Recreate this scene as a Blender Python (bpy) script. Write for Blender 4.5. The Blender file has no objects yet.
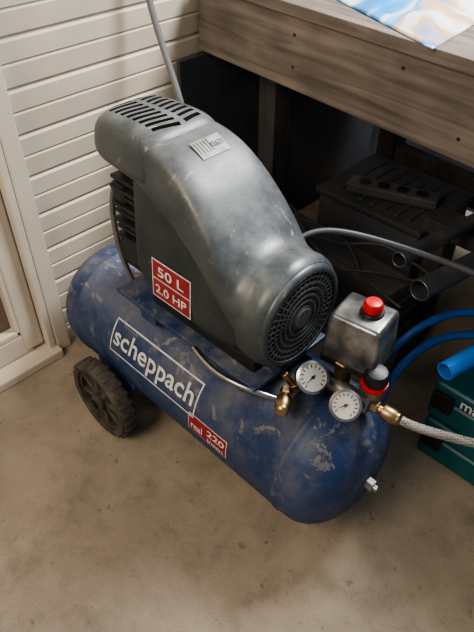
import bpy, bmesh, math, random
from mathutils import Vector, Matrix, Euler
random.seed(4)
S=bpy.context.scene
COL=S.collection

# ---------------- materials ----------------
def newmat(name):
    m=bpy.data.materials.new(name); m.use_nodes=True
    nt=m.node_tree; b=nt.nodes['Principled BSDF']
    return m,nt,b
def simple(name,col,rough=.5,metal=0,noise=0,scale=20,bump=0,col2=None,coat=0):
    m,nt,b=newmat(name)
    b.inputs['Roughness'].default_value=rough; b.inputs['Metallic'].default_value=metal
    b.inputs['Coat Weight'].default_value=coat
    tc=nt.nodes.new('ShaderNodeTexCoord')
    n=nt.nodes.new('ShaderNodeTexNoise'); n.inputs['Scale'].default_value=scale; n.inputs['Detail'].default_value=6
    nt.links.new(tc.outputs['Object'],n.inputs['Vector'])
    r=nt.nodes.new('ShaderNodeValToRGB'); r.color_ramp.elements[0].position=.35; r.color_ramp.elements[1].position=.7
    c2=col2 if col2 else tuple(c*(1-noise) for c in col)
    r.color_ramp.elements[0].color=(*c2,1); r.color_ramp.elements[1].color=(*col,1)
    nt.links.new(n.outputs['Fac'],r.inputs['Fac']); nt.links.new(r.outputs['Color'],b.inputs['Base Color'])
    if bump:
        bp=nt.nodes.new('ShaderNodeBump'); bp.inputs['Strength'].default_value=bump; bp.inputs['Distance'].default_value=.002
        nt.links.new(n.outputs['Fac'],bp.inputs['Height']); nt.links.new(bp.outputs['Normal'],b.inputs['Normal'])
    return m
def dusty(name,col,dust,rough,amount,scale=9,coat=0,metal=0,chip=None,chipth=.62,p0=.42,p1=.72,film=0,chipscale=26,low=.12):
    m,nt,b=newmat(name); N=nt.nodes; L=nt.links
    b.inputs['Metallic'].default_value=metal; b.inputs['Coat Weight'].default_value=coat
    tc=N.new('ShaderNodeTexCoord')
    n=N.new('ShaderNodeTexNoise'); n.inputs['Scale'].default_value=scale; n.inputs['Detail'].default_value=10; n.inputs['Roughness'].default_value=.7
    L.new(tc.outputs['Object'],n.inputs['Vector'])
    r=N.new('ShaderNodeValToRGB'); r.color_ramp.elements[0].position=p0; r.color_ramp.elements[1].position=p1
    r.color_ramp.elements[0].color=(film,film,film,1)
    L.new(n.outputs['Fac'],r.inputs['Fac'])
    g=N.new('ShaderNodeNewGeometry'); sx=N.new('ShaderNodeSeparateXYZ'); L.new(g.outputs['Normal'],sx.inputs[0])
    mr=N.new('ShaderNodeMapRange'); mr.inputs['From Min'].default_value=-.2; mr.inputs['From Max'].default_value=1
    mr.inputs['To Min'].default_value=low; mr.inputs['To Max'].default_value=1; L.new(sx.outputs['Z'],mr.inputs['Value'])
    mu=N.new('ShaderNodeMath'); mu.operation='MULTIPLY'; L.new(r.outputs['Color'],mu.inputs[0]); L.new(mr.outputs[0],mu.inputs[1])
    mu2=N.new('ShaderNodeMath'); mu2.operation='MULTIPLY'; mu2.inputs[1].default_value=amount; L.new(mu.outputs[0],mu2.inputs[0])
    mx=N.new('ShaderNodeMix'); mx.data_type='RGBA'; mx.inputs['A'].default_value=(*col,1); mx.inputs['B'].default_value=(*dust,1)
    L.new(mu2.outputs[0],mx.inputs['Factor']); out=mx.outputs['Result']
    if chip:
        n4=N.new('ShaderNodeTexNoise'); n4.inputs['Scale'].default_value=chipscale; n4.inputs['Detail'].default_value=8; n4.inputs['Roughness'].default_value=.75; n4.inputs['Distortion'].default_value=.8
        L.new(tc.outputs['Object'],n4.inputs['Vector'])
        r4=N.new('ShaderNodeValToRGB'); r4.color_ramp.elements[0].position=chipth; r4.color_ramp.elements[1].position=chipth+.04
        L.new(n4.outputs['Fac'],r4.inputs['Fac'])
        m4=N.new('ShaderNodeMath'); m4.operation='MULTIPLY'; L.new(r4.outputs['Color'],m4.inputs[0]); L.new(mr.outputs[0],m4.inputs[1])
        mx2=N.new('ShaderNodeMix'); mx2.data_type='RGBA'; L.new(out,mx2.inputs['A']); mx2.inputs['B'].default_value=(*chip,1)
        L.new(m4.outputs[0],mx2.inputs['Factor']); out=mx2.outputs['Result']
    L.new(out,b.inputs['Base Color'])
    rr=N.new('ShaderNodeMapRange'); rr.inputs['To Min'].default_value=rough; rr.inputs['To Max'].default_value=min(1,rough+.3)
    L.new(r.outputs['Color'],rr.inputs['Value']); L.new(rr.outputs[0],b.inputs['Roughness'])
    n2=N.new('ShaderNodeTexNoise'); n2.inputs['Scale'].default_value=300
    L.new(tc.outputs['Object'],n2.inputs['Vector'])
    bp=N.new('ShaderNodeBump'); bp.inputs['Strength'].default_value=.10; bp.inputs['Distance'].default_value=.001
    L.new(n2.outputs['Fac'],bp.inputs['Height']); L.new(bp.outputs['Normal'],b.inputs['Normal'])
    return m
def concrete():
    m,nt,b=newmat('concrete'); N=nt.nodes; L=nt.links
    tc=N.new('ShaderNodeTexCoord')
    n=N.new('ShaderNodeTexNoise'); n.inputs['Scale'].default_value=2.6; n.inputs['Detail'].default_value=12; n.inputs['Roughness'].default_value=.68; n.inputs['Distortion'].default_value=.4
    n2=N.new('ShaderNodeTexNoise'); n2.inputs['Scale'].default_value=420; n2.inputs['Detail'].default_value=3
    n3=N.new('ShaderNodeTexNoise'); n3.inputs['Scale'].default_value=9; n3.inputs['Detail'].default_value=10; n3.inputs['Roughness'].default_value=.7
    n5=N.new('ShaderNodeTexNoise'); n5.inputs['Scale'].default_value=48; n5.inputs['Detail'].default_value=4
    for k in (n,n2,n3,n5): L.new(tc.outputs['Object'],k.inputs['Vector'])
    r=N.new('ShaderNodeValToRGB'); e=r.color_ramp.elements
    e[0].position=.32; e[0].color=(.21,.168,.125,1); e[1].position=.7; e[1].color=(.38,.315,.24,1)
    L.new(n.outputs['Fac'],r.inputs['Fac'])
    def mul(src,fac,nz,p0,c0,p1,c1):
        rr=N.new('ShaderNodeValToRGB'); e=rr.color_ramp.elements; e[0].position=p0; e[0].color=(c0,c0,c0,1); e[1].position=p1; e[1].color=(c1,c1,c1,1)
        L.new(nz.outputs['Fac'],rr.inputs['Fac'])
        a=N.new('ShaderNodeMix'); a.data_type='RGBA'; a.blend_type='MULTIPLY'; a.inputs['Factor'].default_value=fac
        L.new(src,a.inputs['A']); L.new(rr.outputs['Color'],a.inputs['B']); return a.outputs['Result']
    o=mul(r.outputs['Color'],.7,n3,.32,.6,.52,1)
    o=mul(o,1,n2,.3,.78,.7,1.18)
    o=mul(o,.7,n5,.25,.45,.34,1)
    L.new(o,b.inputs['Base Color']); b.inputs['Roughness'].default_value=.75
    bp=N.new('ShaderNodeBump'); bp.inputs['Strength'].default_value=.12; bp.inputs['Distance'].default_value=.002
    L.new(n3.outputs['Fac'],bp.inputs['Height']); L.new(bp.outputs['Normal'],b.inputs['Normal'])
    return m
def wood(name,c1,c2,sc=(2,30,30),rough=.75):
    m,nt,b=newmat(name); N=nt.nodes; L=nt.links
    tc=N.new('ShaderNodeTexCoord'); mp=N.new('ShaderNodeMapping'); mp.inputs['Scale'].default_value=sc
    L.new(tc.outputs['Object'],mp.inputs['Vector'])
    n=N.new('ShaderNodeTexNoise'); n.inputs['Scale'].default_value=1.6; n.inputs['Detail'].default_value=8; n.inputs['Distortion'].default_value=.6
    L.new(mp.outputs[0],n.inputs['Vector'])
    r=N.new('ShaderNodeValToRGB'); e=r.color_ramp.elements; e[0].position=.3; e[0].color=(*c1,1); e[1].position=.7; e[1].color=(*c2,1)
    L.new(n.outputs['Fac'],r.inputs['Fac']); 
    n3=N.new('ShaderNodeTexNoise'); n3.inputs['Scale'].default_value=7; n3.inputs['Detail'].default_value=8; L.new(tc.outputs['Object'],n3.inputs['Vector'])
    r3=N.new('ShaderNodeValToRGB'); e=r3.color_ramp.elements; e[0].position=.35; e[0].color=(.55,.56,.6,1); e[1].position=.6; e[1].color=(1,1,1,1)
    L.new(n3.outputs['Fac'],r3.inputs['Fac'])
    a=N.new('ShaderNodeMix'); a.data_type='RGBA'; a.blend_type='MULTIPLY'; a.inputs['Factor'].default_value=.7
    L.new(r.outputs['Color'],a.inputs['A']); L.new(r3.outputs['Color'],a.inputs['B'])
    L.new(a.outputs['Result'],b.inputs['Base Color'])
    b.inputs['Roughness'].default_value=rough
    bp=N.new('ShaderNodeBump'); bp.inputs['Strength'].default_value=.3; bp.inputs['Distance'].default_value=.002
    L.new(n.outputs['Fac'],bp.inputs['Height']); L.new(bp.outputs['Normal'],b.inputs['Normal'])
    return m

M_floor=concrete()
M_siding=simple('siding_cream',(.60,.52,.41),.45,noise=.16,scale=6)
M_door=simple('door_cream',(.62,.54,.44),.5,noise=.12,scale=5)
M_glass=simple('door_pane',(.25,.19,.16),.25,noise=.3,scale=7)
M_tank=dusty('tank_blue_paint',(.010,.032,.105),(.15,.15,.16),.45,.85,11,chip=(.20,.185,.175),chipth=.565,p0=.42,p1=.64,film=.08,chipscale=17,low=.2)
M_cover=dusty('cover_plastic',(.036,.047,.053),(.27,.27,.26),.28,.75,7,chip=(.28,.28,.27),chipth=.62,film=.06,p0=.40,p1=.75)
M_body=dusty('motor_side_plastic',(.018,.026,.031),(.12,.125,.12),.45,.6,9,film=.05,low=.3,chip=(.11,.11,.105),chipth=.62)
M_dark=simple('dark_metal',(.03,.032,.036),.5,.3,.4,30)
M_black=simple('black_plastic',(.012,.012,.013),.45,noise=.3,scale=40)
M_recess=simple('dark_recess',(.004,.004,.005),.8)
M_grille=simple('grille_plastic',(.095,.10,.097),.5,noise=.5,scale=30)
M_tire=simple('tyre_rubber',(.10,.085,.07),.75,noise=.4,scale=25,col2=(.03,.027,.024))
M_alu=simple('cast_alu',(.30,.29,.28),.4,.8,.3,40,bump=.3)
M_chrome=simple('chrome',(.45,.45,.44),.28,1,.4,20)
M_brass=simple('brass',(.42,.29,.15),.38,1,.4,40)
M_red=simple('red_plastic',(.55,.012,.015),.35,noise=.1)
M_redlab=simple('red_label',(.32,.02,.03),.4,noise=.35,scale=50)
M_white=simple('white_print',(.72,.72,.72),.5,noise=.35,scale=60)
M_grime=simple('grimy_label',(.42,.42,.40),.5,noise=.5,scale=60)
M_face=simple('gauge_face',(.47,.465,.43),.4,noise=.25)
M_switch=simple('switch_cover',(.36,.36,.36),.30,.75,.7,24)
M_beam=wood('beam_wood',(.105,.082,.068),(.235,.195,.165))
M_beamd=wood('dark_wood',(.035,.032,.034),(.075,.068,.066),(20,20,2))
M_plank=wood('plank_wood',(.06,.055,.055),(.13,.12,.115))
M_teal=simple('teal_plastic',(.004,.10,.12),.45,noise=.3,scale=12)
M_bhose=simple('blue_hose',(.01,.10,.38),.35,noise=.1)
M_bpipe=simple('blue_pipe',(.015,.17,.60),.3,noise=.1)
M_ghose=simple('grey_hose',(.17,.17,.17),.45,noise=.15)
M_cable=simple('cable_grey',(.075,.078,.085),.38,noise=.2)
M_pipe=simple('steel_pipe',(.16,.17,.19),.4,.5,.4,18)
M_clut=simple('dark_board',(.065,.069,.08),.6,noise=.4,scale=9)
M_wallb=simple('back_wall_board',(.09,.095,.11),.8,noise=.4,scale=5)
def braid():
    m,nt,b=newmat('braided_hose'); N=nt.nodes; L=nt.links
    tc=N.new('ShaderNodeTexCoord'); w=N.new('ShaderNodeTexChecker'); w.inputs['Scale'].default_value=260
    w.inputs['Color1'].default_value=(.34,.31,.28,1); w.inputs['Color2'].default_value=(.14,.13,.12,1)
    L.new(tc.outputs['Object'],w.inputs['Vector']); L.new(w.outputs['Color'],b.inputs['Base Color']); b.inputs['Roughness'].default_value=.35
    return m
M_braid=braid()
def bagmat():
    m,nt,b=newmat('printed_film'); N=nt.nodes; L=nt.links
    tc=N.new('ShaderNodeTexCoord'); n=N.new('ShaderNodeTexNoise'); n.inputs['Scale'].default_value=5; n.inputs['Detail'].default_value=2; n.inputs['Distortion'].default_value=.8
    L.new(tc.outputs['Object'],n.inputs['Vector'])
    r=N.new('ShaderNodeValToRGB'); e=r.color_ramp.elements
    e[0].position=.3; e[0].color=(.01,.10,.45,1); e[1].position=.46; e[1].color=(.02,.3,.75,1)
    for p,c in ((.52,(.7,.85,.95,1)),(.57,(.03,.35,.8,1)),(.64,(.7,.45,.25,1)),(.68,(.8,.85,.9,1))):
        k=e.new(p); k.color=c
    L.new(n.outputs['Fac'],r.inputs['Fac']); L.new(r.outputs['Color'],b.inputs['Base Color'])
    b.inputs['Roughness'].default_value=.10
    return m
M_bag=bagmat()

# ---------------- helpers ----------------
def group(name):
    o=bpy.data.objects.new(name,None); COL.objects.link(o); o.empty_display_size=.05; return o
def mk(name,verts,faces,mat,parent=None,smooth=False):
    me=bpy.data.meshes.new(name); me.from_pydata([tuple(v) for v in verts],[],faces); me.update()
    bm=bmesh.new(); bm.from_mesh(me); bmesh.ops.recalc_face_normals(bm,faces=bm.faces); bm.to_mesh(me); bm.free()
    if smooth:
        for p in me.polygons: p.use_smooth=True
    o=bpy.data.objects.new(name,me); COL.objects.link(o)
    if mat: me.materials.append(mat)
    if parent: o.parent=parent
    return o
def box(name,c,s,mat,parent=None,bev=.003,rot=None,seg=2):
    bm=bmesh.new(); bmesh.ops.create_cube(bm,size=1)
    bmesh.ops.scale(bm,vec=s,verts=bm.verts)
    if bev: bmesh.ops.bevel(bm,geom=bm.edges[:],offset=bev,segments=seg,affect='EDGES',profile=.6)
    if rot is not None: bmesh.ops.rotate(bm,cent=(0,0,0),matrix=Euler(rot).to_matrix(),verts=bm.verts)
    me=bpy.data.meshes.new(name); bm.to_mesh(me); bm.free()
    o=bpy.data.objects.new(name,me); o.location=c; COL.objects.link(o); me.materials.append(mat)
    if parent: o.parent=parent
    return o
def frame(ax):
    ax=Vector(ax).normalized()
    u=ax.cross(Vector((0,0,1)))
    if u.length<1e-3: u=Vector((1,0,0))
    u.normalize(); return ax,u,ax.cross(u).normalized()
def revolve(name,origin,axis,prof,mat,parent=None,seg=48,smooth=True,sharp=True):
    ax,u,w=frame(axis); o=Vector(origin); V=[];F=[]
    for r,h in prof:
        for i in range(seg):
            a=2*math.pi*i/seg; V.append(o+ax*h+(u*math.cos(a)+w*math.sin(a))*r)
    n=len(prof)
    for j in range(n-1):
        for i in range(seg):
            k=(i+1)%seg; F.append((j*seg+i,j*seg+k,(j+1)*seg+k,(j+1)*seg+i))
    F.append(tuple(range(seg))); F.append(tuple(range((n-1)*seg,n*seg)))
    ob=mk(name,V,F,mat,parent,smooth)
    if smooth and sharp:
        try: ob.data.set_sharp_from_angle(angle=math.radians(35))
        except Exception: pass
    return ob
def ring(name,origin,axis,prof,mat,parent=None,seg=64):
    ax,u,w=frame(axis); o=Vector(origin); V=[];F=[]
    for r,h in prof:
        for i in range(seg):
            a=2*math.pi*i/seg; V.append(o+ax*h+(u*math.cos(a)+w*math.sin(a))*r)
    n=len(prof)
    for j in range(n):
        q=(j+1)%n
        for i in range(seg):
            k=(i+1)%seg; F.append((j*seg+i,j*seg+k,q*seg+k,q*seg+i))
    ob=mk(name,V,F,mat,parent,True)
    try: ob.data.set_sharp_from_angle(angle=math.radians(40))
    except Exception: pass
    return ob
def cyl(name,p0,p1,r,mat,parent=None,r2=None,seg=32,bev=None):
    p0=Vector(p0);p1=Vector(p1); L=(p1-p0).length; r2=r if r2 is None else r2
    b=bev if bev is not None else min(r,L)*.12
    return revolve(name,p0,p1-p0,[(r-b,0),(r,b),(r2,L-b),(r2-b,L)],mat,parent,seg)
def tube(name,pts,r,mat,parent=None,res=10):
    cu=bpy.data.curves.new(name,'CURVE'); cu.dimensions='3D'; cu.bevel_depth=r; cu.bevel_resolution=4; cu.resolution_u=res; cu.use_fill_caps=True
    sp=cu.splines.new('NURBS'); sp.points.add(len(pts)-1)
    for i,p in enumerate(pts): sp.points[i].co=(*p,1)
    sp.order_u=4; sp.use_endpoint_u=True
    o=bpy.data.objects.new('tmp',cu); COL.objects.link(o)
    dg=bpy.context.evaluated_depsgraph_get(); me=bpy.data.meshes.new_from_object(o.evaluated_get(dg))
    bpy.data.objects.remove(o)
    for p in me.polygons: p.use_smooth=True
    ob=bpy.data.objects.new(name,me); me.name=name; me.materials.clear(); me.materials.append(mat); COL.objects.link(ob)
    if parent: ob.parent=parent
    return ob
def text(name,body,w,h,fn,mat,parent):
    cu=bpy.data.curves.new(name,'FONT'); cu.body=body; cu.size=1; cu.resolution_u=4; cu.offset=.015
    o=bpy.data.objects.new('tmp',cu); COL.objects.link(o)
    dg=bpy.context.evaluated_depsgraph_get(); me=bpy.data.meshes.new_from_object(o.evaluated_get(dg))
    bpy.data.objects.remove(o)
    xs=[v.co.x for v in me.vertices]; ys=[v.co.y for v in me.vertices]
    x0,x1,y0,y1=min(xs),max(xs),min(ys),max(ys)
    for v in me.vertices:
        v.co=fn((v.co.x-x0)/(x1-x0)*w-w/2,(v.co.y-y0)/(y1-y0)*h-h/2)
    ob=bpy.data.objects.new(name,me); me.materials.clear(); me.materials.append(mat); COL.objects.link(ob); ob.parent=parent
    return ob
def patch(name,u0,u1,v0,v1,fn,mat,parent,nu=8,nv=8):
    V=[];F=[]
    for j in range(nv+1):
        for i in range(nu+1): V.append(fn(u0+(u1-u0)*i/nu,v0+(v1-v0)*j/nv))
    for j in range(nv):
        for i in range(nu):
            a=j*(nu+1)+i; F.append((a,a+1,a+nu+2,a+nu+1))
    me=bpy.data.meshes.new(name); me.from_pydata([tuple(v) for v in V],[],F); me.materials.append(mat)
    o=bpy.data.objects.new(name,me); COL.objects.link(o); o.parent=parent; return o

# ---------------- room ----------------
WX=-1.28
box('floor',(0,0.4,-.05),(5,5.2,.1),M_floor,bev=0)
wl=group('wall_left')
box('backing',(WX-.05,1.31,1.2),(.06,1.52,2.4),M_siding,wl,bev=0)
V=[];F=[];prof=[]
z=0.0; P=.105
while z<2.32:
    prof+= [(.003,z),(.0062,z+.005),(.007,z+P*.46),(.0052,z+P*.485),(.0052,z+P*.515),(.007,z+P*.54),(.0062,z+P-.009),(.003,z+P-.004)]
    z+=P
for x,zz in prof:
    V.append((WX-.012+x*1.6,.555,zz)); V.append((WX-.012+x*1.6,2.05,zz))
for i in range(len(prof)-1): F.append((2*i,2*i+1,2*i+3,2*i+2))
mk('siding',V,F,M_siding,wl)
box('siding_base',(WX-.005,1.31,.02),(.03,1.5,.04),M_siding,wl,bev=.003)
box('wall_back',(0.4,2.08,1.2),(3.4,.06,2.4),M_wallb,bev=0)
d=group('door_1')
box('frame_post',(WX+.0,.538,1.2),(.07,.045,2.4),M_door,d,bev=.006)
box('frame_lip',(WX+.02,.505,1.2),(.03,.02,2.4),M_door,d,bev=.004)
box('stile',(WX-.01,.465,1.21),(.04,.055,2.34),M_door,d,bev=.006)
box('stile_far',(WX-.01,-.32,1.21),(.04,.08,2.34),M_door,d,bev=.006)
box('rail_bottom',(WX-.012,.06,.065),(.038,.80,.07),M_door,d,bev=.005)
box('rail_bead',(WX-.008,.06,.11),(.03,.76,.018),M_door,d,bev=.004)
box('stile_bead',(WX-.008,.432,1.2),(.03,.014,2.2),M_door,d,bev=.004)
box('rail_mid',(WX-.012,.06,.42),(.036,.80,.05),M_door,d,bev=.005)
box('pane',(WX-.03,.06,.25),(.012,.80,.38),M_glass,d,bev=0)
box('panel_upper',(WX-.024,.06,1.4),(.016,.80,1.95),M_door,d,bev=0)
box('threshold',(WX+.015,.08,.014),(.09,.88,.028),M_door,d,bev=.005)
box('wall_left_front',(WX-.04,-1.35,1.2),(.06,1.9,2.4),M_siding,bev=0)
box('shade_sheet',(WX+.022,1.53,.345),(.012,.98,.69),M_clut,bev=.002)  # added dark sheet standing in for the under-bench shade on the siding

# ---------------- workbench ----------------
wb=group('workbench')
wb.location=(-.414,1.045,0); wb.rotation_euler=(0,0,math.radians(-5.4))
box('front_beam',(.03,.02,.778),(1.78,.04,.160),M_beam,wb,bev=.004)
box('top_board',(.05,.36,.872),(1.76,.74,.026),M_beam,wb,bev=.003)
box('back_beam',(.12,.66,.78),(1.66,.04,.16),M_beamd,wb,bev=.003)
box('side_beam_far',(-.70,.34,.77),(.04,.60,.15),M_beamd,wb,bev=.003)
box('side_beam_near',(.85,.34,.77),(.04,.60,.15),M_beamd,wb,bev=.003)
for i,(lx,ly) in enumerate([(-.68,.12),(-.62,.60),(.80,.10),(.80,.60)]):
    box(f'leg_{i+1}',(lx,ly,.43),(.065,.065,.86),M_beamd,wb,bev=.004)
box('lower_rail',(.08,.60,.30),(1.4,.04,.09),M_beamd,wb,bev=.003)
for i,(bx,bz) in enumerate([(-.5,.82),(-.5,.75),(.1,.82),(.12,.745),(.5,.79),(-.2,.83),(-.05,.74)]):
    cyl(f'screw_{i+1}',(bx,0.002,bz),(bx,-.002,bz),.0035,M_dark,wb,seg=12)

bag=group('printed_plastic_bag')
cs=[Vector((-.94,1.20,.888)),Vector((-.545,1.035,.888)),Vector((-.585,1.42,.888)),Vector((-.93,1.52,.888))]
def bagf(u,v):
    p=(cs[0]*(1-u)+cs[1]*u)*(1-v)+(cs[3]*(1-u)+cs[2]*u)*v
    e=min(u,1-u,v,1-v)
    p.z+=.018*min(1,e*6)+.006*math.sin(u*17+v*5)*min(1,e*8)+.004*math.sin(v*23-u*9)*min(1,e*8)
    return p
b=patch('film',0,1,0,1,bagf,M_bag,bag,40,40)
sm=b.modifiers.new('s','SOLIDIFY'); sm.thickness=.003
for p in b.data.polygons: p.use_smooth=True

# ---------------- compressor ----------------
AC=group('air_compressor')
TY,TZ,TR=.65,.225,.15
xa,xb=-1.085,-.382; D=.090
prof=[]
for i in range(1,15):
    a=math.pi/2*i/14; prof.append((TR*math.sin(a)**.85,-D*math.cos(a)))
n0=[(.004,-D)]+prof
L=xb-xa
full=n0+[(TR,.018),(TR+.0025,.020),(TR+.0025,.026),(TR,.028)]
full+= [(TR,L-.028),(TR+.0025,L-.026),(TR+.0025,L-.020),(TR,L-.018)]
full+= [(r,L-h) for r,h in reversed(n0)]
tank=revolve('tank',(xa,TY,TZ),(1,0,0),full,M_tank,AC,seg=96,sharp=False)
def tk(x,ang,off=.0012):
    a=math.radians(ang); r=TR+off
    return Vector((x,TY-r*math.cos(a),TZ+r*math.sin(a)))
cyl('end_plug',(-.295,TY+.0,TZ),(-.276,TY,TZ),.013,M_alu,AC,seg=6)
cyl('end_plug_tip',(-.277,TY,TZ),(-.268,TY,TZ),.008,M_chrome,AC)
cyl('drain_valve',(-.7,TY,TZ-TR-.025),(-.7,TY,TZ-TR+.01),.01,M_brass,AC)
def lf(cx,ca,off=.0016,skew=0):
    def f(u,v): return tk(cx+u+v*skew,ca+math.degrees(v/TR),off)
    return f
f=lf(-.775,27,.0012); W,H,t=.290,.084,.0035
for nm,a in (('label_top',(-W/2,W/2,H/2-t,H/2)),('label_bottom',(-W/2,W/2,-H/2,-H/2+t)),('label_l',(-W/2,-W/2+t,-H/2,H/2)),('label_r',(W/2-t,W/2,-H/2,H/2))):
    patch(nm,*a,f,M_white,AC)
text('label_text','scheppach',.268,.060,lf(-.775,25.5,.0022),M_white,AC)
patch('red_label',-.055,.055,-.02,.024,lf(-.588,4,.0012),M_redlab,AC,4,8)
patch('red_label_edge',-.057,.057,-.022,.026,lf(-.588,4,.0007),M_white,AC,4,8)
text('red_label_text','220',.05,.016,lf(-.562,8,.0022),M_white,AC)
text('red_label_text2','l/min',.045,.012,lf(-.562,0,.0022),M_white,AC)
text('red_label_text3','real',.034,.02,lf(-.618,4,.0022),M_white,AC)
def wheel(g,cx,cy):
    r=.106; w=.044; y0=cy-w/2
    ring(g+'_tyre',(cx,y0,r),(0,1,0),[(.084,.003),(.088,0),(.098,.0),(.105,.006),(.106,.012),(.106,w-.012),(.105,w-.006),(.098,w),(.088,w),(.084,w-.003)],M_tire,AC,72)
    for k in range(26):
        a=2*math.pi*k/26
        box(f'{g}_tread_{k+1}',(cx+.1055*math.cos(a),cy,r+.1055*math.sin(a)),(.004,w-.008,.010),M_tire,AC,.001,rot=(0,-a,0))
    ring(g+'_rim',(cx,cy-.014,r),(0,1,0),[(.074,0),(.086,0),(.086,.028),(.074,.028)],M_tire,AC,64)
    ring(g+'_inner_ring',(cx,cy-.010,r),(0,1,0),[(.030,0),(.036,0),(.036,.022),(.030,.022)],M_tire,AC,40)
    revolve(g+'_hub',(cx,y0-.006,r),(0,1,0),[(.012,0),(.018,.004),(.022,.006),(.022,w)],M_tire,AC,32)
    cyl(g+'_cap',(cx,y0-.013,r),(cx,y0,r),.011,M_dark,AC)
    for k in range(8):
        a=2*math.pi*k/8+.2
        box(f'{g}_spoke_{k+1}',(cx+.049*math.cos(a),cy-.002,r+.049*math.sin(a)),(.060,.022,.013),M_tire,AC,.003,rot=(0,-a,0))
wheel('wheel_front',-.925,.465)
wheel('wheel_back',-.925,.835)
for s in (-1,1):
    y=TY+s*.145
    mk(f'wheel_bracket_{"a" if s<0 else "b"}',[(-.975,y+s*.008,.09),(-.875,y+s*.008,.09),(-.845,TY+s*.135,.19),(-1.005,TY+s*.135,.19),(-.975,y,.09),(-.875,y,.09),(-.845,TY+s*.125,.19),(-1.005,TY+s*.125,.19)],
       [(0,1,2,3),(4,5,6,7),(0,1,5,4),(1,2,6,5),(2,3,7,6),(3,0,4,7)],M_tank,AC)
cyl('axle_front',(-.925,.45,.106),(-.925,.56,.106),.008,M_chrome,AC)
cyl('axle_back',(-.925,.74,.106),(-.925,.85,.106),.008,M_chrome,AC)
for s in (-1,1):
    cyl('foot_leg_%s'%('a' if s<0 else 'b'),(-.50,TY+s*.04+.02,.02),(-.50,TY+s*.04+.02,.10),.012,M_tank,AC)
    cyl('foot_pad_%s'%('a' if s<0 else 'b'),(-.50,TY+s*.04+.02,0),(-.50,TY+s*.04+.02,.03),.020,M_black,AC)
box('saddle_a',(-.82,TY,.385),(.05,.20,.03),M_tank,AC,.004)
box('saddle_b',(-.56,TY,.385),(.05,.20,.03),M_tank,AC,.004)
box('saddle_plate',(-.71,TY,.404),(.42,.21,.010),M_tank,AC,.003)

def loft(name,st,mat,parent,seg=72,cy=TY):
    V=[];F=[]
    for x,zb,zt,hB,hT,n in st:
        zc=(zb+zt)/2; hz=(zt-zb)/2
        for i in range(seg):
            a=2*math.pi*i/seg; c,s=math.cos(a),math.sin(a)
            yy=math.copysign(abs(c)**(2/n),c); zz=math.copysign(abs(s)**(2/n),s)
            k=(zz+1)/2; h=hB*(1-k)+hT*k
            V.append((x,cy+yy*h,zc+zz*hz))
    m=len(st)
    for j in range(m-1):
        for i in range(seg):
            k=(i+1)%seg; F.append((j*seg+i,j*seg+k,(j+1)*seg+k,(j+1)*seg+i))
    F.append(tuple(range(seg))); F.append(tuple(range((m-1)*seg,m*seg)))
    o=mk(name,V,F,mat,parent,True)
    try:o.data.set_sharp_from_angle(angle=math.radians(40))
    except Exception: pass
    return o
def interp(st,k=5):
    out=[]
    n=len(st)
    for i in range(n-1):
        p0=st[max(0,i-1)];p1=st[i];p2=st[i+1];p3=st[min(n-1,i+2)]
        for j in range(k):
            t=j/k
            out.append(tuple(.5*((2*p1[q])+(-p0[q]+p2[q])*t+(2*p0[q]-5*p1[q]+4*p2[q]-p3[q])*t*t+(-p0[q]+3*p1[q]-3*p2[q]+p3[q])*t**3) for q in range(6)))
    out.append(st[-1]); return out
main=[(-.850,.475,.745,.090,.070,4.5),(-.846,.467,.765,.100,.078,5),(-.835,.46,.778,.106,.083,5.2),
(-.79,.455,.782,.110,.086,5.6),(-.75,.45,.777,.112,.088,5.8),(-.71,.445,.762,.113,.091,5.8),(-.67,.44,.736,.114,.095,5.4),
(-.63,.435,.700,.113,.100,4.6),(-.595,.43,.667,.112,.104,3.4),(-.565,.427,.645,.111,.107,2.5),(-.535,.425,.638,.109,.108,2.15),(-.515,.425,.636,.107,.107,2.0)]
IN=.006
inner=[(x+(.003 if x<-.8 else 0),zb,zt-IN,hB-IN,hT-IN,n) for x,zb,zt,hB,hT,n in main]
loft('motor_body',interp(inner,4),M_body,AC)
# upper duct shell, lower edge sweeping down to the end bell
edge=[.705,.700,.694,.678,.660,.640,.612,.575,.530,.480,.440,.425]
shell=[]
for (x,zb,zt,hB,hT,n),ze in zip(main,edge):
    k=max(0,(ze-zb)/(zt-zb)); shell.append((x,ze,zt,hB*(1-k)+hT*k+.001,hT,max(n*.95,2.0) if ze>.5 else 2.2))
loft('duct_shell',interp(shell,4),M_cover,AC)
loft('end_bell',[(-.545,.425,.637,.106,.106,2.0),(-.543,.419,.643,.112,.112,2.0),(-.515,.418,.644,.113,.113,2.0),(-.503,.42,.642,.111,.111,2.0),(-.494,.427,.635,.104,.104,2.0),(-.4925,.434,.628,.097,.097,2.0)],M_cover,AC)
ring('bell_rim',(-.496,TY,.53),(1,0,0),[(.0905,0),(.104,0),(.104,.004),(.101,.009),(.096,.0115),(.0905,.011)],M_cover,AC,72)
capst=[(-.962,.722,.765,.060,.052,2.6),(-.957,.708,.778,.078,.066,3),(-.945,.700,.788,.088,.074,3.4),(-.92,.695,.794,.094,.080,3.8),(-.86,.692,.797,.097,.083,4),(-.81,.69,.796,.098,.084,4),(-.785,.69,.788,.097,.083,3.8),(-.772,.695,.775,.09,.075,3.4)]
cap=loft('cap',interp(capst,3),M_cover,AC)
bm=bmesh.new()
def slot(cx,cy,lx,ly,yaw):
    geom=bmesh.ops.create_cube(bm,size=1)['verts']
    bmesh.ops.scale(bm,vec=(lx,ly,.06),verts=geom)
    bmesh.ops.rotate(bm,cent=(0,0,0),matrix=Matrix.Rotation(yaw,3,'Z'),verts=geom)
    bmesh.ops.translate(bm,vec=(cx,cy,.797),verts=geom)
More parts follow.
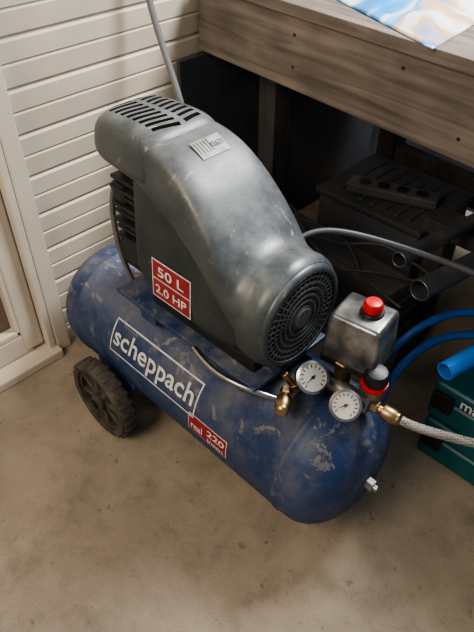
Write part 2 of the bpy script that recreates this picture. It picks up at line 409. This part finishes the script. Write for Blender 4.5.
for i in range(9):
    x=-.940+i*.0175
    slot(x,TY+.036,.009,.042,.15)
    slot(x,TY-.024,.009,.056,-.2)
me=bpy.data.meshes.new('slots'); bm.to_mesh(me); bm.free()
me.materials.append(M_recess)
cut=bpy.data.objects.new('cut',me); COL.objects.link(cut)
cap.data.materials.append(M_recess)
md=cap.modifiers.new('b','BOOLEAN'); md.operation='DIFFERENCE'; md.object=cut; md.solver='EXACT'; md.material_mode='TRANSFER'
dg=bpy.context.evaluated_depsgraph_get(); nm=bpy.data.meshes.new_from_object(cap.evaluated_get(dg))
cap.modifiers.clear(); cap.data=nm; bpy.data.objects.remove(cut)
for i in range(8):
    box(f'head_fin_{i+1}',(-.885,TY,.53+i*.019),(.10,.145-(i%2)*.01,.008),M_dark,AC,.002)
box('head_core',(-.88,TY,.59),(.075,.11,.20),M_dark,AC,.006)
cyl('crankcase',(-.94,TY,.49),(-.84,TY,.49),.072,M_dark,AC)
cyl('crankcase_cap',(-.955,TY,.49),(-.938,TY,.49),.045,M_alu,AC)
box('air_filter',(-.915,TY-.05,.63),(.045,.04,.05),M_dark,AC,.012)
tube('head_pipe',[(-.93,.60,.66),(-.95,.585,.62),(-.95,.58,.52),(-.93,.585,.42),(-.90,.60,.36)],.006,M_alu,AC)
box('motor_base',(-.68,TY,.42),(.30,.15,.04),M_dark,AC,.006)
cyl('grille_recess',(-.50,TY,.53),(-.4915,TY,.53),.0905,M_recess,AC,seg=64,bev=.0005)
for i,r in enumerate((.020,.032,.044,.056,.068,.080)):
    x=-.4865-(r/.09)**2*.003
    ring(f'grille_ring_{i+1}',(x-.003,TY,.53),(1,0,0),[(r,0),(r,.005),(r+.0042,.005),(r+.0042,0)],M_grille,AC,64)
for k in range(20):
    a=math.pi*k/20
    box(f'grille_bar_{k+1}',(-.4885,TY,.53),(.004,.181,.0022),M_grille,AC,.0005,rot=(a,0,0),seg=1)
cyl('grille_hub',(-.490,TY,.53),(-.4825,TY,.53),.020,M_grille,AC)
def coverf(u,v):
    x=-.724+u; z=.520+v
    k=(z-.45)/(.762-.45); y=TY-((.1130-IN)*(1-k)+(.0905-IN)*k)
    return Vector((x,y-.0015,z))
def cf(off): 
    def g(u,v):
        p=coverf(u,v); p.y-=off; return p
    return g
patch('hp_label_back',-.056,.056,-.044,.044,cf(0),M_white,AC,1,1)
patch('hp_label_a',-.053,.053,.002,.041,cf(.0006),M_redlab,AC,1,1)
patch('hp_label_b',-.053,.053,-.041,-.001,cf(.0006),M_redlab,AC,1,1)
text('hp_text_a','50 L',.075,.022,lambda u,v: cf(.0012)(u,v+.021),M_white,AC)
text('hp_text_b','2.0 HP',.09,.020,lambda u,v: cf(.0012)(u,v-.021),M_white,AC)
def stk(u,v):
    x=-.725+u
    z=.7695-(x+.725)*.47-((x+.725)**2)*4
    return Vector((x,TY+.01+v,z+.0025))
patch('sticker',-.018,.018,-.032,.032,stk,M_grime,AC,6,1)
for i in range(5):
    patch(f'sticker_line_{i+1}',-.014,.010,-.028+i*.007,-.026+i*.007,lambda u,v:stk(u,v)+Vector((0,0,.0006)),M_dark,AC,2,1)
text('sticker_text','02621',.03,.010,lambda u,v:stk(-v,u+.014)+Vector((0,0,.0008)),M_dark,AC)

tube('delivery_pipe',[(-.66,.54,.41),(-.60,.525,.405),(-.54,.53,.41),(-.50,.55,.40),(-.46,.58,.385)],.006,M_chrome,AC)
cyl('manifold_post',(-.405,.68,.35),(-.405,.68,.46),.018,M_brass,AC,seg=6)
cyl('manifold',(-.46,.665,.405),(-.33,.665,.405),.016,M_alu,AC)
def hexa(name,c,sx,sy,h,taper,rotz,mat,bev):
    bm=bmesh.new(); bmesh.ops.create_cube(bm,size=1)
    for v in bm.verts:
        k=taper if v.co.z>0 else 1
        v.co=Vector((v.co.x*sx*k,v.co.y*sy*k,v.co.z*h))
    bmesh.ops.bevel(bm,geom=bm.edges[:],offset=bev,segments=4,affect='EDGES',profile=.5)
    bmesh.ops.rotate(bm,cent=(0,0,0),matrix=Matrix.Rotation(rotz,3,'Z'),verts=bm.verts)
    me=bpy.data.meshes.new(name); bm.to_mesh(me); bm.free()
    o=bpy.data.objects.new(name,me); o.location=c; COL.objects.link(o); me.materials.append(mat); o.parent=AC
    for p in me.polygons: p.use_smooth=True
    try:me.set_sharp_from_angle(angle=math.radians(45))
    except Exception: pass
hexa('pressure_switch',(-.402,.716,.506),.110,.094,.100,.88,.15,M_switch,.009)
box('switch_base',(-.402,.716,.453),(.108,.094,.016),M_black,AC,.004,rot=(0,0,.15))
cyl('switch_collar',(-.392,.722,.553),(-.392,.722,.562),.021,M_black,AC)
revolve('switch_button',(-.392,.722,.561),(0,0,1),[(.016,0),(.0175,.004),(.0175,.014),(.014,.02),(.006,.022)],M_red,AC,32)
box('cable_gland',(-.42,.77,.49),(.03,.03,.03),M_black,AC,.006)
def gauge(nm,c,ax,r):
    ax_,u,w=frame(ax); c=Vector(c)
    revolve(nm+'_case',c,ax,[(r*.7,-.026),(r*.96,-.022),(r,-.018),(r,-.002),(r*1.05,0),(r*1.05,.005),(r*.88,.007),(r*.86,.003)],M_chrome,AC,48)
    cyl(nm+'_face',c+ax_*.0028,c+ax_*.0042,r*.88,M_face,AC,seg=48,bev=.0001)
    up=Vector((0,0,1)); up=(up-ax_*up.dot(ax_)).normalized(); rt=up.cross(ax_).normalized()
    for k in range(13):
        d=rt*math.cos(math.radians(225-k*22.5))+up*math.sin(math.radians(225-k*22.5))
        t=d.cross(ax_)
        p0=c+ax_*.0046+d*r*.58; p1=c+ax_*.0046+d*r*.78
        mk(f'{nm}_tick_{k+1}',[p0+t*.0007,p0-t*.0007,p1-t*.0010,p1+t*.0010],[(0,1,2,3)],M_black,AC)
    d=rt*math.cos(math.radians(215))+up*math.sin(math.radians(215)); t=d.cross(ax_)
    mk(nm+'_needle',[c+ax_*.0052+t*.0014-d*r*.2,c+ax_*.0052-t*.0014-d*r*.2,c+ax_*.0052+d*r*.7],[(0,1,2)],M_black,AC)
    cyl(nm+'_pin',c+ax_*.004,c+ax_*.0065,.003,M_black,AC,seg=12)
gauge('gauge_tank',(-.426,.616,.447),Vector((.60,-.42,.70)),.029)
gauge('gauge_outlet',(-.350,.616,.434),Vector((.28,-.62,.72)),.027)
cyl('gauge_stem_a',(-.443,.632,.425),(-.445,.665,.405),.008,M_brass,AC)
cyl('gauge_stem_b',(-.360,.634,.412),(-.36,.665,.405),.008,M_brass,AC)
ra=Vector((.1,-.1,1)).normalized(); rc=Vector((-.345,.690,.405))
revolve('regulator',rc,ra,[(.014,-.01),(.022,.0),(.024,.02),(.021,.034)],M_alu,AC)
revolve('regulator_ring',rc,ra,[(.0235,.034),(.0245,.036),(.0245,.044),(.0235,.046)],M_red,AC)
revolve('regulator_knob',rc,ra,[(.021,.046),(.023,.05),(.022,.068),(.018,.074),(.01,.076)],M_black,AC,12)
def coupler(nm,p,dv):
    d=Vector(dv).normalized(); p=Vector(p)
    revolve(nm+'_hex',p,d,[(.010,0),(.012,.002),(.012,.014),(.010,.016)],M_brass,AC,6,smooth=False)
    revolve(nm+'_body',p+d*.016,d,[(.008,0),(.008,.006),(.0135,.008),(.0145,.012),(.0145,.03),(.0125,.033),(.0125,.038),(.009,.042),(.006,.042)],M_brass,AC,32)
cyl('branch_pipe',(-.452,.665,.405),(-.458,.60,.40),.008,M_brass,AC)
coupler('coupler_a',(-.462,.592,.407),(.45,-.75,.0))
coupler('coupler_b',(-.332,.672,.405),(.95,.15,-.05))
cyl('relief_valve',(-.458,.61,.40),(-.478,.60,.43),.007,M_brass,AC)
tube('power_cable',[(-.60,.745,.58),(-.60,.79,.595),(-.56,.84,.595),(-.45,.90,.575),(-.34,.945,.56),(-.2,.99,.53),(-.08,1.03,.49),(0,1.06,.44)],.0065,M_cable,AC)
tube('air_hose',[(-.275,.681,.4035),(-.255,.688,.398),(-.225,.71,.388),(-.18,.745,.372),(-.12,.80,.35),(-.02,.90,.31),(.05,.99,.275),(.06,1.05,.264)],.0085,M_braid,AC)
gh=group('grey_hose')
tube('hose',[(-1.255,.925,1.6),(-1.255,.93,1.2),(-1.25,.935,.95),(-1.20,.935,.80),(-1.15,.935,.70),(-1.10,.93,.60),(-1.08,.94,.40),(-1.08,.95,.15),(-1.06,.98,.012),(-1.0,1.02,.009)],.008,M_ghose,gh)

# ---------------- tool cases ----------------
def case(x0,x1,y0,y1,z0,z1,txt=False):
    g=group('tool_case')
    cx,cy=(x0+x1)/2,(y0+y1)/2; h=z1-z0
    box('base',(cx,cy,z0+h*.30),(x1-x0,y1-y0,h*.58),M_teal,g,.012,seg=3)
    box('lid',(cx,cy,z0+h*.80),(x1-x0,y1-y0,h*.38),M_teal,g,.012,seg=3)
    box('seam',(cx,cy,z0+h*.60),(x1-x0-.012,y1-y0-.012,h*.06),M_black,g,0)
    for k,fx in enumerate((.07,.9)):
        box(f'latch_{k+1}',(x0+(x1-x0)*fx,y0-.006,z0+h*.60),(.05,.014,h*.42),M_black,g,.004)
    box('handle',(cx+.02,y0-.010,z0+h*.45),(.13,.02,.018),M_black,g,.006)
    for k in range(5):
        box(f'lid_rib_{k+1}',(x0+(x1-x0)*(.12+.19*k),cy,z1-.006),(.02,(y1-y0)*.8,.008),M_teal,g,.003)
    if txt: text('brand_text','makita',.10,.030,lambda u,v:Vector((-.215+u,y0-.0015,z0+h*.80+v)),M_white,g)
    return g
case(-.33,.12,.955,1.24,0,.128)
case(-.335,.115,.960,1.24,.130,.245,True)
bh=group('garden_hose')
pts=[(-.46,.88,.010),(-.44,.885,.03),(-.42,.89,.16),(-.41,.92,.26),(-.39,1.00,.30),(-.35,1.09,.295),(-.26,1.17,.262),(-.12,1.19,.256),(0,1.15,.256),(.05,1.08,.256)]
tube('loop_a',pts,.0095,M_bhose,bh)
pts=[(-.50,.93,.010),(-.49,.93,.03),(-.47,.93,.16),(-.45,.96,.27),(-.42,1.04,.32),(-.37,1.13,.33),(-.28,1.21,.29),(-.14,1.22,.262),(0,1.19,.256),(.08,1.16,.256)]
tube('loop_b',pts,.0095,M_bhose,bh)
bp=group('blue_pipe')
def hollow(nm,p0,p1,r,mat,parent,th=.003):
    p0=Vector(p0);p1=Vector(p1);L=(p1-p0).length
    revolve(nm,p0,p1-p0,[(r-th,.08),(r-th,.001),(r-th*.5,0),(r,.001),(r,L)],mat,parent,40)
hollow('pipe',(-.275,.820,.422),(-.15,1.36,.426),.018,M_bpipe,bp)

# ---------------- under-bench clutter ----------------
cr=group('storage_box')
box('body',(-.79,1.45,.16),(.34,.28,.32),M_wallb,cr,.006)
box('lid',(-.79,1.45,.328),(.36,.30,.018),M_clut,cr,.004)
for i in range(7):
    box(f'lid_rib_{i+1}',(-.91+.04*i,1.45,.338),(.014,.24,.006),M_clut,cr,.002)
ps=group('power_strip')
box('housing',(-.77,1.40,.357),(.26,.055,.030),M_cable,ps,.006,rot=(0,0,.35))
for k in range(4):
    cx_=-.77+(k-1.5)*.055*math.cos(.35); cy_=1.40+(k-1.5)*.055*math.sin(.35)
    cyl(f'socket_{k+1}',(cx_,cy_,.368),(cx_,cy_,.3735),.018,M_black,ps)
pl=group('timber_stack')
for i in range(3):
    box(f'plank_a{i+1}',(-.76,1.17+.003*i,.02+.04*i),(.50,.13,.038),M_plank,pl,.003,rot=(0,0,.04*(i-1)))
for i in range(4):
    box(f'plank_b{i+1}',(-.76,1.16,.14+.04*i),(.48-.02*i,.10,.038),M_plank if i==3 else M_beamd,pl,.003,rot=(0,0,.05*(1-i)))
for k in range(3):
    pts=[]
    for i in range(14):
        t_=i/13
        pts.append((-.98+.48*t_,1.12+.07*math.sin(t_*5+k*2)+.015*k,.290+.006*k+.02*abs(math.sin(t_*9+k))))
    tube(f'draped_cable_{k+1}',pts,.004,M_cable,pl)
sp=group('steel_pipes')
hollow('pipe_1',(-.425,.960,.448),(-.35,1.50,.41),.024,M_pipe,sp)
hollow('pipe_2',(-.50,.99,.472),(-.46,1.55,.42),.018,M_pipe,sp)
hollow('pipe_3',(-.36,1.10,.475),(-.20,1.60,.46),.014,M_pipe,sp)
box('trestle_top',(-.35,1.32,.385),(.50,.08,.04),M_beamd,sp,.003)
for k,x in enumerate((-.56,-.14)):
    box(f'trestle_leg_{k+1}',(x,1.32,.183),(.05,.06,.366),M_beamd,sp,.003)

# ---------------- lights ----------------
def area(name,loc,target,size,power,col,sy=None):
    l=bpy.data.lights.new(name,'AREA'); l.energy=power; l.color=col; l.size=size
    if sy: l.shape='RECTANGLE'; l.size_y=sy
    o=bpy.data.objects.new(name,l); o.location=loc; COL.objects.link(o)
    o.rotation_euler=(Vector(target)-Vector(loc)).to_track_quat('-Z','Y').to_euler()
area('window_light',(-.30,1.7,2.1),(-.75,.6,.4),.6,60,(.97,.98,1),.45)
area('doorway_light',(-.5,-1.2,2.2),(-.9,.6,.2),1.0,38,(1,.84,.62))
w=bpy.data.worlds.new('World'); S.world=w; w.use_nodes=True
w.node_tree.nodes['Background'].inputs[0].default_value=(.74,.86,1,1)
w.node_tree.nodes['Background'].inputs[1].default_value=.30

cam=bpy.data.cameras.new('Camera'); co=bpy.data.objects.new('Camera',cam); COL.objects.link(co)
cam.sensor_fit='VERTICAL'; cam.sensor_height=24; cam.lens=23.09; cam.clip_start=.02
co.location=(0,0,1.25); co.rotation_euler=(math.radians(48.3),0,math.radians(45))
S.camera=co
S.view_settings.view_transform='AgX'
try: S.view_settings.look='AgX - Medium High Contrast'
except Exception: pass
S.view_settings.exposure=.18
